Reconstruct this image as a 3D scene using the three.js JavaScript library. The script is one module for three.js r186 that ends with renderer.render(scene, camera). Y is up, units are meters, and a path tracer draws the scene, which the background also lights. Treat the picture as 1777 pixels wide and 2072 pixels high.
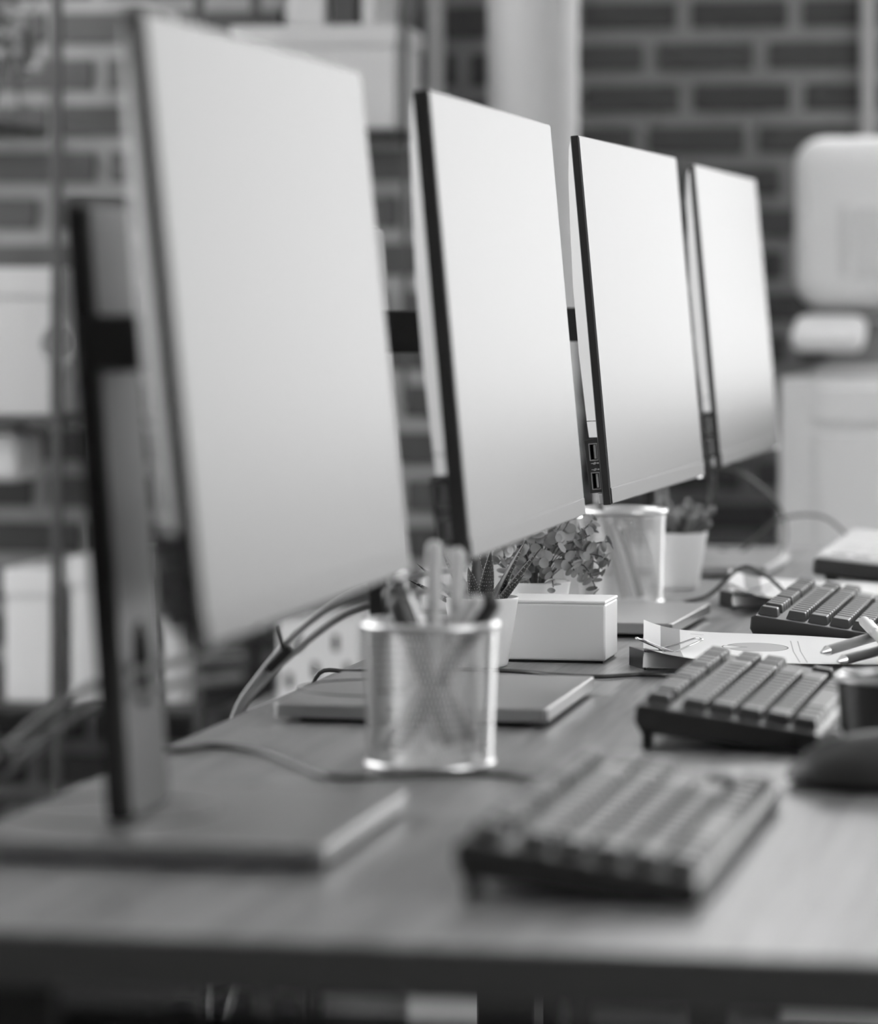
import * as THREE from 'three';
import { RoundedBoxGeometry } from 'three/addons/geometries/RoundedBoxGeometry.js';
import { mergeGeometries } from 'three/addons/utils/BufferGeometryUtils.js';

// ---------------------------------------------------------------- camera, sky, exposure
const renderer = new THREE.WebGLRenderer({ antialias: true });
renderer.toneMapping = THREE.LinearToneMapping;
renderer.toneMappingExposure = 1.27;
renderer.shadowMap.enabled = true;
const scene = new THREE.Scene();
const SKY = 5.0;                                                  // even overcast sky
scene.background = new THREE.Color().setRGB(SKY, SKY, SKY);
const FOCAL = 7500, FULL_H = 2944;                                // pixels of a 1777 x 2072 frame; the lens is shifted down
const camera = new THREE.PerspectiveCamera(2 * Math.atan(FULL_H / 2 / FOCAL) * 180 / Math.PI, 1777 / FULL_H, 0.05, 60);
camera.setViewOffset(1777, FULL_H, 0, 872, 1777, 2072);
camera.position.set(0, 1.048, 0);
camera.rotation.y = THREE.MathUtils.degToRad(11.4);
camera.focus = 3.13;
camera.userData.fStop = camera.getFocalLength() / 31;             // a 31 mm wide aperture
scene.add(camera);

// ---------------------------------------------------------------- helpers
let seed = 20240607;
const rnd = () => { seed = (seed * 1664525 + 1013904223) >>> 0; return seed / 4294967296; };
const rr = (a, b) => a + (b - a) * rnd();
const V = (x, y, z) => new THREE.Vector3(x, y, z);
const grey = (v, roughness = 0.6, more = {}) => {
  const m = new THREE.MeshPhysicalMaterial({ roughness, ...more });
  m.color.setRGB(v, v, v); return m;
};
const names = {};
const numbered = (n) => { names[n] = (names[n] ?? -1) + 1; return names[n] ? `${n}_${String(names[n]).padStart(3, '0')}` : n; };
function shadows(o) { o.castShadow = true; o.receiveShadow = true; return o; }
function thing(name, label, category, [x, y, z] = [0, 0, 0], turn = 0, group) {
  const o = new THREE.Group(); o.name = numbered(name); o.position.set(x, y, z); o.rotation.y = turn;
  o.userData = { label, category }; if (group) o.userData.group = group;
  scene.add(o); return o;
}
function part(name, geo, mat, parent, pos, rot) {
  const m = shadows(new THREE.Mesh(geo, mat)); m.name = name;
  if (pos) m.position.set(...pos); if (rot) m.rotation.set(...rot);
  parent.add(m); return m;
}
function single(name, label, category, geo, mat, pos, turn, group) {
  const m = part(numbered(name), geo, mat, scene, pos, turn ? [0, turn, 0] : undefined);
  m.userData = { label, category }; if (group) m.userData.group = group; return m;
}
function struct(name, geo, mat, pos) { const m = part(name, geo, mat, scene, pos); m.userData.kind = 'structure'; return m; }
const box = (w, h, d, x = 0, y = 0, z = 0) => new THREE.BoxGeometry(w, h, d).translate(x, y, z);
const rbox = (w, h, d, r, x = 0, y = 0, z = 0) => new RoundedBoxGeometry(w, h, d, 3, r).translate(x, y, z);
const span = (x0, x1, y0, y1, z0, z1) => box(x1 - x0, y1 - y0, z1 - z0, (x0 + x1) / 2, (y0 + y1) / 2, (z0 + z1) / 2);
const rspan = (x0, x1, y0, y1, z0, z1, r) => rbox(x1 - x0, y1 - y0, z1 - z0, r, (x0 + x1) / 2, (y0 + y1) / 2, (z0 + z1) / 2);
const cyl = (r0, r1, h, n = 32) => new THREE.CylinderGeometry(r0, r1, h, n);
const merge = (list) => mergeGeometries(list.map((g) => (g.index ? g.toNonIndexed() : g)));
const tube = (pts, r, seg = 60, n = 8) => new THREE.TubeGeometry(new THREE.CatmullRomCurve3(pts.map((p) => V(...p))), seg, r, n, false);
function between(geoY, a, b) {                                     // a geometry along +y from 0 to 1 length, laid from a towards b
  const dir = V(...b).sub(V(...a)), q = new THREE.Quaternion().setFromUnitVectors(V(0, 1, 0), dir.clone().normalize());
  return geoY.applyQuaternion(q).translate(...a);
}
function extrude(pts, depth, bevel = 0, holes = []) {
  const s = new THREE.Shape(pts.map(([x, y]) => new THREE.Vector2(x, y)));
  for (const h of holes) s.holes.push(new THREE.Path(h.map(([x, y]) => new THREE.Vector2(x, y))));
  return new THREE.ExtrudeGeometry(s, { depth, bevelEnabled: bevel > 0, bevelSize: bevel, bevelThickness: bevel, bevelSegments: 2, curveSegments: 12 });
}
// tileable value noise
function noiseGrid(n) { const g = new Float32Array(n * n); for (let i = 0; i < n * n; i++) g[i] = rnd(); return g; }
const NG = 256, GRID = noiseGrid(NG);
function vnoise(x, y, px, py) {                                    // periods px, py (whole numbers up to 256)
  const xi = Math.floor(x), yi = Math.floor(y), fx = x - xi, fy = y - yi, sx = fx * fx * (3 - 2 * fx), sy = fy * fy * (3 - 2 * fy);
  const w = (v, p) => ((v % p) + p) % p, x0 = w(xi, px), x1 = w(xi + 1, px), y0 = w(yi, py) * NG, y1 = w(yi + 1, py) * NG;
  const a = GRID[y0 + x0], b = GRID[y0 + x1], c = GRID[y1 + x0], d = GRID[y1 + x1];
  return a + (b - a) * sx + (c - a) * sy + (a - b - c + d) * sx * sy;
}
function dataTexture(w, h, fn, srgb) {
  const data = new Uint8Array(w * h * 4);
  for (let j = 0; j < h; j++) for (let i = 0; i < w; i++) {
    const v = Math.max(0, Math.min(255, Math.round(255 * fn(i / w, j / h)))), k = (j * w + i) * 4;
    data[k] = data[k + 1] = data[k + 2] = v; data[k + 3] = 255;
  }
  const t = new THREE.DataTexture(data, w, h); t.magFilter = THREE.LinearFilter; t.minFilter = THREE.LinearMipmapLinearFilter; t.generateMipmaps = true;
  t.wrapS = t.wrapT = THREE.RepeatWrapping; if (srgb) t.colorSpace = THREE.SRGBColorSpace; t.needsUpdate = true; return t;
}
const rough1 = dataTexture(256, 256, (u, v) => 0.2 * vnoise(u * 32, v * 32, 32, 32) + 0.35 * vnoise(u * 96, v * 96, 96, 96) + 0.45 * vnoise(u * 200, v * 200, 200, 200));
const tone1 = dataTexture(256, 256, (u, v) => 0.74 + 0.26 * (0.55 * vnoise(u * 9, v * 9, 9, 9) + 0.3 * vnoise(u * 40, v * 40, 40, 40) + 0.15 * vnoise(u * 160, v * 160, 160, 160)));

// ---------------------------------------------------------------- materials
const M = {
  mortar: grey(0.36, 0.95, { map: tone1, bumpMap: rough1, bumpScale: 0.002 }),
  bricks: [0.105, 0.09, 0.12, 0.098, 0.112, 0.085].map((v) => grey(v, 0.9, { map: tone1, bumpMap: rough1, bumpScale: 0.0015 })),
  plaster: grey(0.55, 0.9), ceiling: grey(0.75, 0.95), floor: grey(0.16, 0.5), backWall: grey(0.07, 0.9),
  frameDark: grey(0.04, 0.5), casing: grey(0.5, 0.5), column: grey(0.5, 0.8), glass: grey(1, 0.0, { transmission: 1, thickness: 0, ior: 1.45 }),
  black: grey(0.006, 0.65), blackGloss: grey(0.015, 0.3), darkPlastic: grey(0.022, 0.45), keyPlastic: grey(0.05, 0.38),
  silver: grey(0.07, 0.42, { metalness: 0.4 }), silverBack: grey(0.5, 0.45), base: grey(0.38, 0.36, { metalness: 0.85 }), chrome: grey(0.75, 0.18, { metalness: 1 }),
  screen: grey(0.02, 0.36, { specularIntensity: 0.315 }), screenLower: grey(0.02, 0.38, { specularIntensity: 0.335 }),
  whiteCeramic: grey(0.78, 0.35), whitePlastic: grey(0.74, 0.4), paleGrey: grey(0.55, 0.5), midGrey: grey(0.3, 0.5), cabinet: grey(0.78, 0.5), panel: grey(0.68, 0.5), tray: grey(0.88, 0.4), boxCard: grey(0.46, 0.8), boxWhite: grey(0.68, 0.7),
  mesh: grey(0.72, 0.3, { metalness: 0.85 }), paper: grey(0.8, 0.85, { side: THREE.DoubleSide }), soil: grey(0.03, 1), cable: grey(0.03, 0.45), cablePale: grey(0.3, 0.45),
  leafDark: grey(0.045, 0.45), leafPale: grey(0.4, 0.6), leaf: [0.3, 0.38, 0.24].map((v) => grey(v, 0.6, { side: THREE.DoubleSide })), leafBlur: grey(0.16, 0.6, { side: THREE.DoubleSide }),
  finger: grey(0.14, 0.5), stem: grey(0.08, 0.7), wood: null, deskEdge: grey(0.06, 0.6), deskLeg: grey(0.02, 0.5),
  pens: { dark: grey(0.05, 0.35), black: grey(0.015, 0.35), pale: grey(0.5, 0.35), mid: grey(0.2, 0.4), wood: grey(0.42, 0.6), lead: grey(0.05, 0.5), metal: grey(0.7, 0.25, { metalness: 1 }) },
};

// ---------------------------------------------------------------- the room: x to the right of the row, z away from the viewer is negative
const CEIL = 2.9, XL = -2.7, XR = 2.4, ZB = 3.0, ZF = -5.97, ZN = -5.2;
struct('floor', span(XL - 0.2, XR + 0.2, -0.12, 0, ZF - 0.3, ZB + 0.2), M.floor);
struct('ceiling', span(XL - 0.2, XR + 0.2, CEIL, CEIL + 0.15, ZF - 0.3, ZB + 0.2), M.ceiling);
struct('wall_back', span(XL - 0.2, XR + 0.2, 0, CEIL, ZB, ZB + 0.2), M.backWall);
let windowCount = 0;
function windowIn(axis, at, a0, a1, y0, y1, bars, frameMat) {     // frame and glass in an opening; axis 'x' = wall of constant x
  const n = `window_${++windowCount}`, b = (p0, p1, q0, q1, w) => (axis === 'x' ? span(at - w, at + w, q0, q1, p0, p1) : span(p0, p1, q0, q1, at - w, at + w));
  const g = [b(a0, a1, y0, y0 + 0.05, 0.03), b(a0, a1, y1 - 0.05, y1, 0.03), b(a0, a0 + 0.05, y0 + 0.05, y1 - 0.05, 0.03), b(a1 - 0.05, a1, y0 + 0.05, y1 - 0.05, 0.03)];
  for (let i = 1; i < bars; i++) { const c = a0 + (a1 - a0) * i / bars; g.push(b(c - 0.025, c + 0.025, y0 + 0.05, y1 - 0.05, 0.025)); }
  const w = struct(n, merge(g), frameMat);
  for (let i = 0; i < bars; i++) part('pane', b(a0 + 0.05 + (a1 - a0 - 0.05) * i / bars, a0 + (a1 - a0 - 0.05) * (i + 1) / bars, y0 + 0.05, y1 - 0.05, 0.0015), M.glass, w);
  return w;
}
// left wall with a long window, right wall with a shorter one
struct('wall_left', merge([span(XL - 0.2, XL, 0, 0.75, ZN - 0.2, ZB), span(XL - 0.2, XL, 2.7, CEIL, ZN - 0.2, ZB), span(XL - 0.2, XL, 0.75, 2.7, ZN - 0.2, -4.95), span(XL - 0.2, XL, 0.75, 2.7, -2.2, ZB)]), M.plaster);
windowIn('x', XL - 0.1, -4.95, -2.2, 0.75, 2.7, 3, M.casing);
struct('wall_right', merge([span(XR, XR + 0.2, 0, 0.75, ZF - 0.2, ZB), span(XR, XR + 0.2, 2.7, CEIL, ZF - 0.2, ZB), span(XR, XR + 0.2, 0.75, 2.7, ZF - 0.2, -2.2), span(XR, XR + 0.2, 0.75, 2.7, 0.1, ZB)]), M.plaster);
windowIn('x', XR + 0.1, -2.2, 0.1, 0.75, 2.7, 2, M.casing);
// far wall: brick in two planes, a window in the deeper one
const WX0 = -0.36, WX1 = 2.2, WY0 = 0.62, WY1 = 2.7, NX1 = -0.975, CY0 = 1.64;      // a high window (above CY0) continues the far window to the left
const HX0 = -1.19, HX1 = -1.03, HY0 = 1.76;                       // and a smaller high window in the nearer brick plane
const wallNear = struct('wall_far_left', merge([span(XL - 0.2, HX0, 0, CEIL, ZN - 0.2, ZN - 0.008), span(HX1, NX1, 0, CEIL, ZN - 0.2, ZN - 0.008), span(HX0, HX1, 0, HY0, ZN - 0.2, ZN - 0.008), span(HX0, HX1, WY1, CEIL, ZN - 0.2, ZN - 0.008), span(NX1 - 0.03, NX1 - 0.008, 0, CEIL, ZF - 0.2, ZN - 0.2)]), M.mortar);
const wallFar = struct('wall_far', merge([span(NX1 - 0.01, WX0, 0, CY0, ZF - 0.2, ZF - 0.008), span(NX1 - 0.01, WX0, WY1, CEIL, ZF - 0.2, ZF - 0.008), span(WX0 - 0.05, WX0, CY0, WY1, ZF - 0.2, ZF - 0.008), span(WX0, WX1, 0, WY0, ZF - 0.2, ZF - 0.008), span(WX0, WX1, WY1, CEIL, ZF - 0.2, ZF - 0.008), span(WX1, XR, 0, CEIL, ZF - 0.2, ZF - 0.008)]), M.mortar);
{
  const uv = (geo) => { const p = geo.attributes.position, u = geo.attributes.uv; for (let i = 0; i < p.count; i++) u.setXY(i, (p.getX(i) + p.getZ(i)) * 2, p.getY(i) * 2); };
  uv(wallNear.geometry); uv(wallFar.geometry);
  const COURSE = 0.0677, HB = 0.0445, PITCH = 0.18, JOINT = 0.022;
  const shapes = {};
  const brickGeo = (w) => { const k = Math.round(w * 1000); return shapes[k] ??= (() => { const g = rbox(k / 1000, HB, 0.03, 0.004); const p = g.attributes.position, u = g.attributes.uv; for (let i = 0; i < p.count; i++) u.setXY(i, p.getX(i) * 2 + k * 0.13, p.getY(i) * 2 + k * 0.07); return g; })(); };
  function lay(wall, z, x0, x1, yLow, yHigh, base, jointEven, jointOdd, seen) {
    const rest = [];
    for (let row = Math.ceil((yLow - base) / COURSE); ; row++) {
      const y = base + row * COURSE; if (y - HB / 2 < yLow) continue; if (y + HB / 2 > yHigh) break;
      const j0 = (row % 2 === 0 ? jointEven : jointOdd) + (((row * 7) % 5) - 2) * 0.004, first = Math.floor((x0 - j0) / PITCH);
      for (let k = first; j0 + k * PITCH < x1; k++) {
        const a = Math.max(x0, j0 + k * PITCH + JOINT / 2), b = Math.min(x1, j0 + (k + 1) * PITCH - JOINT / 2);
        if (b - a < 0.02) continue;
        const out = rr(-0.0025, 0.0015), m = M.bricks[Math.floor(rnd() * 6)], cx = (a + b) / 2;
        if (seen(cx, y)) part('brick', brickGeo(b - a), m, wall, [cx, y, z - 0.015 + out], [0, 0, rr(-0.006, 0.006)]);
        else rest.push(brickGeo(b - a).clone().translate(cx, y, z - 0.015 + out));
      }
    }
    if (rest.length) part('brickwork', merge(rest), M.bricks[0], wall).userData.kind = 'stuff';
  }
  lay(wallNear, ZN, XL, NX1, 0.02, HY0, 1.169, -1.631, -1.55, (x, y) => x > -1.85 && y > 0.25 && y < 1.62);
  lay(wallNear, ZN, XL, HX0, HY0, CEIL, 1.169, -1.631, -1.55, () => false);
  lay(wallFar, ZF, NX1, WX0, 0.02, CY0, 1.302, -0.8617, -0.795, (x, y) => y > 0.25 && y < 1.65);
  lay(wallFar, ZF, WX0 + 0.011, XR, 0.02, WY0 - 0.03, 1.302, -0.8617, -0.795, () => false);
  lay(wallFar, ZF, WX0 + 0.011, XR, WY1 + 0.03, CEIL, 1.302, -0.8617, -0.795, () => false);
  lay(wallFar, ZF, WX1 + 0.011, XR, WY0 - 0.03, WY1 + 0.03, 1.302, -0.8617, -0.795, () => false);
}
windowIn('z', ZN - 0.06, HX0, HX1, HY0, WY1, 1, M.frameDark);
windowIn('z', ZF - 0.06, NX1 - 0.005, WX0 - 0.05, CY0, WY1, 1, M.frameDark);
{ // the window with its pale casing
  const w = windowIn('z', ZF - 0.06, WX0 + 0.022, WX1, WY0, WY1, 4, M.frameDark);
  part('casing', merge([span(WX0, WX0 + 0.022, WY0 - 0.03, WY1 + 0.03, ZF - 0.1, ZF + 0.015), span(WX0 + 0.022, WX1, WY0 - 0.03, WY0, ZF - 0.1, ZF + 0.03), span(WX0 + 0.022, WX1, WY1, WY1 + 0.03, ZF - 0.1, ZF + 0.015)]), M.casing, w);
}
single('wall_pipe', 'thin pale vertical pipe on the brick wall at the right edge', 'pipe', rspan(-0.511, -0.488, 0, CEIL, ZF + 0.001, ZF + 0.024, 0.006), M.casing);
single('round_column', 'smooth round pale column in front of the brick wall', 'column', cyl(0.0642, 0.0642, CEIL, 64), M.column, [-0.90, CEIL / 2, -5.13]);

// ---------------------------------------------------------------- desk
const TOP = 0.74, DX0 = -0.685, DX1 = 0.115, DZ0 = -4.552, DZ1 = -1.722, TH = 0.027;
const grain = (u, v) => {                                          // u across the grain (0.8 m), v along it (2.83 m)
  const bend = 0.02 * vnoise(u * 5, v * 4, 5, 4) + 0.004 * vnoise(u * 24, v * 12, 24, 12);
  const a = u + bend, ring = vnoise(a * 60, v * 5, 60, 5), fine = vnoise(a * 230, v * 22, 230, 22), hair = vnoise(a * 253, v * 60 + a * 3, 253, 60);
  return { ring, fine, hair };
};
const woodMap = dataTexture(2048, 1024, (u, v) => { const g = grain(u, v); return 0.5 + 0.10 * (g.ring - 0.5) + 0.13 * (g.fine - 0.5) + 0.06 * (g.hair - 0.5) - (g.fine > 0.72 ? 0.05 : 0); }, true);
const woodBump = dataTexture(2048, 1024, (u, v) => { const g = grain(u, v); return 0.25 * g.ring + 0.55 * g.fine + 0.2 * g.hair; });
M.wood = new THREE.MeshPhysicalMaterial({ map: woodMap, bumpMap: woodBump, bumpScale: 0.0002, roughness: 0.37, ior: 1.5 });
const desk = thing('desk', 'long wooden desk with a dark front edge under the row of monitors', 'desk', [0, 0, 0]);
{
  const w = DX1 - DX0, l = DZ1 - DZ0, g = rspan(DX0, DX1, TOP - TH, TOP, DZ0, DZ1, 0.0015), p = g.attributes.position, u = g.attributes.uv;
  for (let i = 0; i < p.count; i++) u.setXY(i, (p.getX(i) - DX0) / w, (p.getZ(i) - DZ0) / l);
  part('tabletop', g, M.wood, desk);
  part('edge_band', rspan(DX0 + 0.001, DX1 - 0.001, TOP - TH + 0.0005, TOP - 0.0015, DZ1 - 0.001, DZ1 + 0.001, 0.0008), M.deskEdge, desk);
  part('edge_band', rspan(DX0 - 0.001, DX0 + 0.001, TOP - TH + 0.0005, TOP - 0.0015, DZ0, DZ1, 0.0008), M.deskEdge, desk);
  for (const z of [DZ1 - 0.05, (DZ0 + DZ1) / 2, DZ0 + 0.05]) {
    for (const x of [DX0 + 0.115, DX1 - 0.06]) part('leg', rspan(x - 0.025, x + 0.025, 0, TOP - TH, z - 0.025, z + 0.025, 0.003), M.deskLeg, desk);
    part('cross_rail', rspan(DX0 + 0.14, DX1 - 0.085, TOP - TH - 0.06, TOP - TH - 0.02, z - 0.015, z + 0.015, 0.003), M.deskLeg, desk);
  }
  part('back_rail', rspan(DX0 + 0.1, DX0 + 0.13, TOP - TH - 0.06, TOP - TH - 0.02, DZ0 + 0.075, DZ1 - 0.075, 0.003), M.deskLeg, desk);
}

// ---------------------------------------------------------------- monitors
const MW = 0.529, MH = 0.32;
function monitor(U, turn, t, label, dx = 0, tilt = 0.0908, dy = 0) {                      // origin on the desk under the stand; +x is the way the screen faces
  const g = thing('monitor', label, 'monitor', [-0.56 + dx, TOP, -U], turn, 'monitors in a row on the desk');
  const rr4 = (w, d, r) => { const p = []; for (const [cx, cy, a0] of [[w / 2 - r, d / 2 - r, 0], [-w / 2 + r, d / 2 - r, 1], [-w / 2 + r, -d / 2 + r, 2], [w / 2 - r, -d / 2 + r, 3]]) for (let k = 0; k <= 4; k++) { const a = (a0 + k / 4) * Math.PI / 2; p.push([cx + r * Math.cos(a), cy + r * Math.sin(a)]); } return p; };
  part('stand_base', extrude(rr4(0.198, 0.234, 0.004), 0.008, 0.001).rotateX(-Math.PI / 2).translate(0.01, 0.005, 0), M.base, g);
  part('foot_pad', extrude(rr4(0.17, 0.206, 0.004), 0.0045).rotateX(-Math.PI / 2).translate(0.01, 0, 0), M.black, g);
  part('swivel_ring', new THREE.TorusGeometry(0.06, 0.0007, 8, 72).rotateX(Math.PI / 2).translate(-0.038, 0.0142, 0), M.silver, g);
  // pillar with an oval cable hole; it leans back
  const hole = []; for (let k = 0; k < 28; k++) { const a = -k / 28 * 2 * Math.PI; hole.push([0.018 * Math.cos(a), 0.085 + 0.026 * Math.sin(a)]); }
  const outline = (w, h, y0) => rr4(w, h, 0.006).map(([x, y]) => [x, y + h / 2 + y0]);
  const pillar = part('pillar', extrude(outline(0.087, 0.347, 0.0015), 0.0075, 0.0015, [hole]).rotateY(Math.PI / 2).translate(-0.0015, 0, 0), M.black, g, [-0.027, 0.012, 0], [0, 0, 0.072]);
  part('front_cover', extrude(outline(0.082, 0.342, 0.004), 0.0025, 0.0008, [hole]).rotateY(Math.PI / 2).translate(0.0078, 0, 0), M.silver, pillar);
  part('arm', rspan(-0.047, 0.04, 0.2665, 0.2975, -0.046, 0.046, 0.002), M.black, g);
  // panel
  const p = part('panel', rspan(-t, 0, -MH / 2, MH / 2, -MW / 2, MW / 2, 0.0012), M.darkPlastic, g, [0.0665, 0.288 + dy, 0], [0, 0, tilt]);
  part('screen', new THREE.PlaneGeometry(MW - 0.003, MH - 0.0165).rotateY(Math.PI / 2).translate(0.0004, 0.0066, 0), M.screen, p);
  part('lower_bezel', rspan(-0.001, 0.0009, -MH / 2 + 0.0008, -MH / 2 + 0.0145, -MW / 2 + 0.0015, MW / 2 - 0.0015, 0.0006), M.screenLower, p);
  const led = grey(0.8, 0.4); led.emissive.setRGB(0.8, 0.8, 0.8);
  part('power_light', rspan(-0.002, 0.0014, -MH / 2 - 0.0008, -MH / 2 + 0.001, -MW / 2 + 0.022, -MW / 2 + 0.034, 0.0005), led, p);
  const b = 0.0125, w = MW - 0.004;
  // the back shell slopes inwards from the bezel: rings of a profile scaled towards the middle
  const shell = (profile, zOff, inset) => { const pos = [], n = profile.length, tri = (a, b, c) => pos.push(...a, ...b, ...c);
    const P = (k, s) => { const [x, y] = profile[k], dz = inset * Math.min(1, (-t - x) / b); return [x, y, s * (w / 2 - zOff - dz)]; };
    for (let k = 0; k + 1 < n; k++) { tri(P(k, -1), P(k, 1), P(k + 1, 1)); tri(P(k, -1), P(k + 1, 1), P(k + 1, -1));
      for (const s of [-1, 1]) { const F = (q) => [-t + 0.0005, profile[q][1], s * (w / 2 - zOff)]; const q4 = [P(k, s), F(k), F(k + 1), P(k + 1, s)]; if (s < 0) q4.reverse(); tri(q4[0], q4[2], q4[1]); tri(q4[0], q4[3], q4[2]); } }
    const g2 = new THREE.BufferGeometry(); g2.setAttribute('position', new THREE.Float32BufferAttribute(pos, 3)); g2.computeVertexNormals(); g2.setAttribute('uv', new THREE.Float32BufferAttribute(new Float32Array(pos.length / 3 * 2), 2)); return g2; };
  part('back_cover', shell([[-t, 0.157], [-t - 0.003, 0.15], [-t - 0.0065, 0.125], [-t - 0.0095, 0.085], [-t - b, 0.03], [-t - b, -0.03], [-t - 0.0105, -0.0865], [-t, -0.0866]], 0, 0.016), M.silverBack, p);
  part('lower_cover', shell([[-t, -0.0872], [-t - 0.0105, -0.0873], [-t - 0.0095, -0.101], [-t, -0.1011]], 0, 0.016), M.silverBack, p);
  part('electronics_bulge', rspan(-t - 0.026, -t - 0.005, -0.07, 0.07, -0.09, 0.09, 0.01), M.silverBack, p);
  part('bottom_cover', extrude([[-t, -0.102], [-t - 0.008, -0.102], [-t - 0.006, -0.15], [-t, -0.158]], w - 0.03).translate(0, 0, -w / 2 + 0.005), M.darkPlastic, p);
  // connector block in the near side, with two sockets cut into it
  const q = (x, y) => [[x - 0.0032, y - 0.0068], [x + 0.0032, y - 0.0068], [x + 0.0032, y + 0.0068], [x - 0.0032, y + 0.0068]].reverse();
  const bx = -t - 0.0045;
  part('connector_block', extrude([[-t + 0.001, -0.102], [-t - 0.0115, -0.1035], [-t - 0.0105, -0.1485], [-t + 0.001, -0.1485]], 0.012, 0.0004, [q(bx, -0.1135), q(bx, -0.1385)]).translate(0, 0, w / 2 - 0.0125), M.darkPlastic, p);
  for (const y of [-0.1135, -0.1385]) {
    const rim = extrude([[bx - 0.0038, y - 0.0075], [bx + 0.0038, y - 0.0075], [bx + 0.0038, y + 0.0075], [bx - 0.0038, y + 0.0075]], 0.0003, 0, [q(bx, y)]).translate(0, 0, w / 2 + 0.0001);
    part('socket_rim', rim, M.midGrey, p);
    part('socket_tongue', rspan(bx + 0.0002, bx + 0.0022, y - 0.006, y + 0.006, w / 2 - 0.011, w / 2 - 0.0005, 0.0002), M.midGrey, p);
    part('socket_back', span(bx - 0.0045, bx + 0.0045, y - 0.008, y + 0.008, w / 2 - 0.014, w / 2 - 0.0125), M.black, p);
    const s = y < -0.12 ? 1 : -1, yy = y + s * 0.0098;                // the trident mark
    part('socket_mark', merge([box(0.006, 0.00035, 0.0002, bx, yy, w / 2 + 0.0003), box(0.0012, 0.0012, 0.0002, bx + 0.0032, yy, w / 2 + 0.0003), box(0.002, 0.00035, 0.0002, bx + 0.0006, yy + 0.0007, w / 2 + 0.0003), box(0.002, 0.00035, 0.0002, bx - 0.0002, yy - 0.0007, w / 2 + 0.0003)]), M.paleGrey, p);
  }
  part('side_button', rspan(-t - 0.004, -t + 0.0005, -0.1585, -0.1495, w / 2 - 0.05, w / 2 - 0.0005, 0.0008), M.paleGrey, p);
  return g;
}
monitor(2.042, 0.014, 0.0095, 'nearest monitor, large and blurred, with its pillar in view at the left', -0.003, 0.102, 0.004);
monitor(2.72, 0.013, 0.0115, 'second nearest monitor, above the succulent in the white pot', 0.002, 0.0908, 0.001);
monitor(3.425, -0.024, 0.0074, 'sharp monitor with two clear side sockets above the mesh cup');
monitor(4.143, -0.008, 0.006, 'farthest and smallest monitor, in front of the pale cabinet', 0.002);

// ---------------------------------------------------------------- keyboards
const UNIT = 0.01905;
const keyShapes = {};
function keyGeo(w, l) {                                            // w across rows (x), l along the row (z): a chamfered frustum
  const k = `${w.toFixed(4)}_${l.toFixed(4)}`; if (keyShapes[k]) return keyShapes[k];
  const ring = (ix, iz, y, sx = 0) => [[-w / 2 + ix + sx, y, -l / 2 + iz], [w / 2 - ix + sx, y, -l / 2 + iz], [w / 2 - ix + sx, y, l / 2 - iz], [-w / 2 + ix + sx, y, l / 2 - iz]];
  const rings = [ring(0, 0, 0), ring(0.0020, 0.0026, 0.0078), ring(0.0026, 0.0032, 0.0084)], pos = [];
  const tri = (a, b, c) => pos.push(...a, ...b, ...c);
  for (let r = 0; r < 2; r++) for (let i = 0; i < 4; i++) { const j = (i + 1) % 4, a = rings[r][i], b = rings[r][j], c = rings[r + 1][j], d = rings[r + 1][i]; tri(a, d, c); tri(a, c, b); }
  const T = rings[2]; tri(T[0], T[3], T[2]); tri(T[0], T[2], T[1]);
  const g = new THREE.BufferGeometry(); g.setAttribute('position', new THREE.Float32BufferAttribute(pos, 3)); g.computeVertexNormals();
  g.setAttribute('uv', new THREE.Float32BufferAttribute(new Float32Array(pos.length / 3 * 2), 2));
  return (keyShapes[k] = g);
}
function keyboard(U, xBack, label, turn = 0) {                      // origin under the near back corner
  const LEN = 0.384, DEP = 0.126, RAISE = 0.0125, tilt = Math.asin(RAISE / DEP);
  const g = thing('keyboard', label, 'keyboard', [xBack, TOP, -U], turn, 'black keyboards in front of the monitors');
  const b = part('body', extrude([[0.006, 0.0015], [DEP - 0.006, 0.0015], [DEP - 0.0015, 0.004], [DEP - 0.0015, 0.0115], [DEP - 0.004, 0.0125], [0.004, 0.018], [0.0015, 0.0165], [0.0015, 0.008]], LEN - 0.003, 0.0015).translate(0, 0, -LEN + 0.0015), M.darkPlastic, g, [0, RAISE, 0], [0, 0, -tilt]);
  const deck = (x) => 0.0195 - 0.0465 * (x - 0.004);
  const rows = [0.0128, 0.0374, 0.0565, 0.0755, 0.0946, 0.1136];
  const put = (row, u0, wu) => {
    const x = rows[row], l = wu * UNIT - 0.0011, w = 0.0180;
    part('key', keyGeo(w, l), M.keyPlastic, b, [x, deck(x) - 0.0012, -0.016 - (u0 + wu / 2) * UNIT], [0, 0, -0.0455]);
  };
  const line = (row, list) => { let u = 0; for (const e of list) { if (e < 0) u -= e; else { put(row, u, e); u += e; } } };
  const ones = (n) => Array(n).fill(1);
  line(0, [1, -1, 1, 1, 1, 1, -0.5, 1, 1, 1, 1, -0.5, 1, 1, 1, 1, -0.25, 1, 1, 1]);
  line(1, [...ones(13), 2, -0.25, 1, 1, 1]);
  line(2, [1.5, ...ones(12), 1.5, -0.25, 1, 1, 1]);
  line(3, [1.75, ...ones(11), 2.25]);
  line(4, [2.25, ...ones(10), 2.75, -1.25, 1]);
  line(5, [1.25, 1.25, 1.25, 6.25, 1.25, 1.25, 1.25, 1.25, -0.25, 1, 1, 1]);
  for (const z of [-0.016, -LEN + 0.016]) part('flip_foot', rspan(0.005, 0.011, 0, RAISE + 0.003, z - 0.009, z + 0.009, 0.0012), M.darkPlastic, g);
  return g;
}
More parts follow.
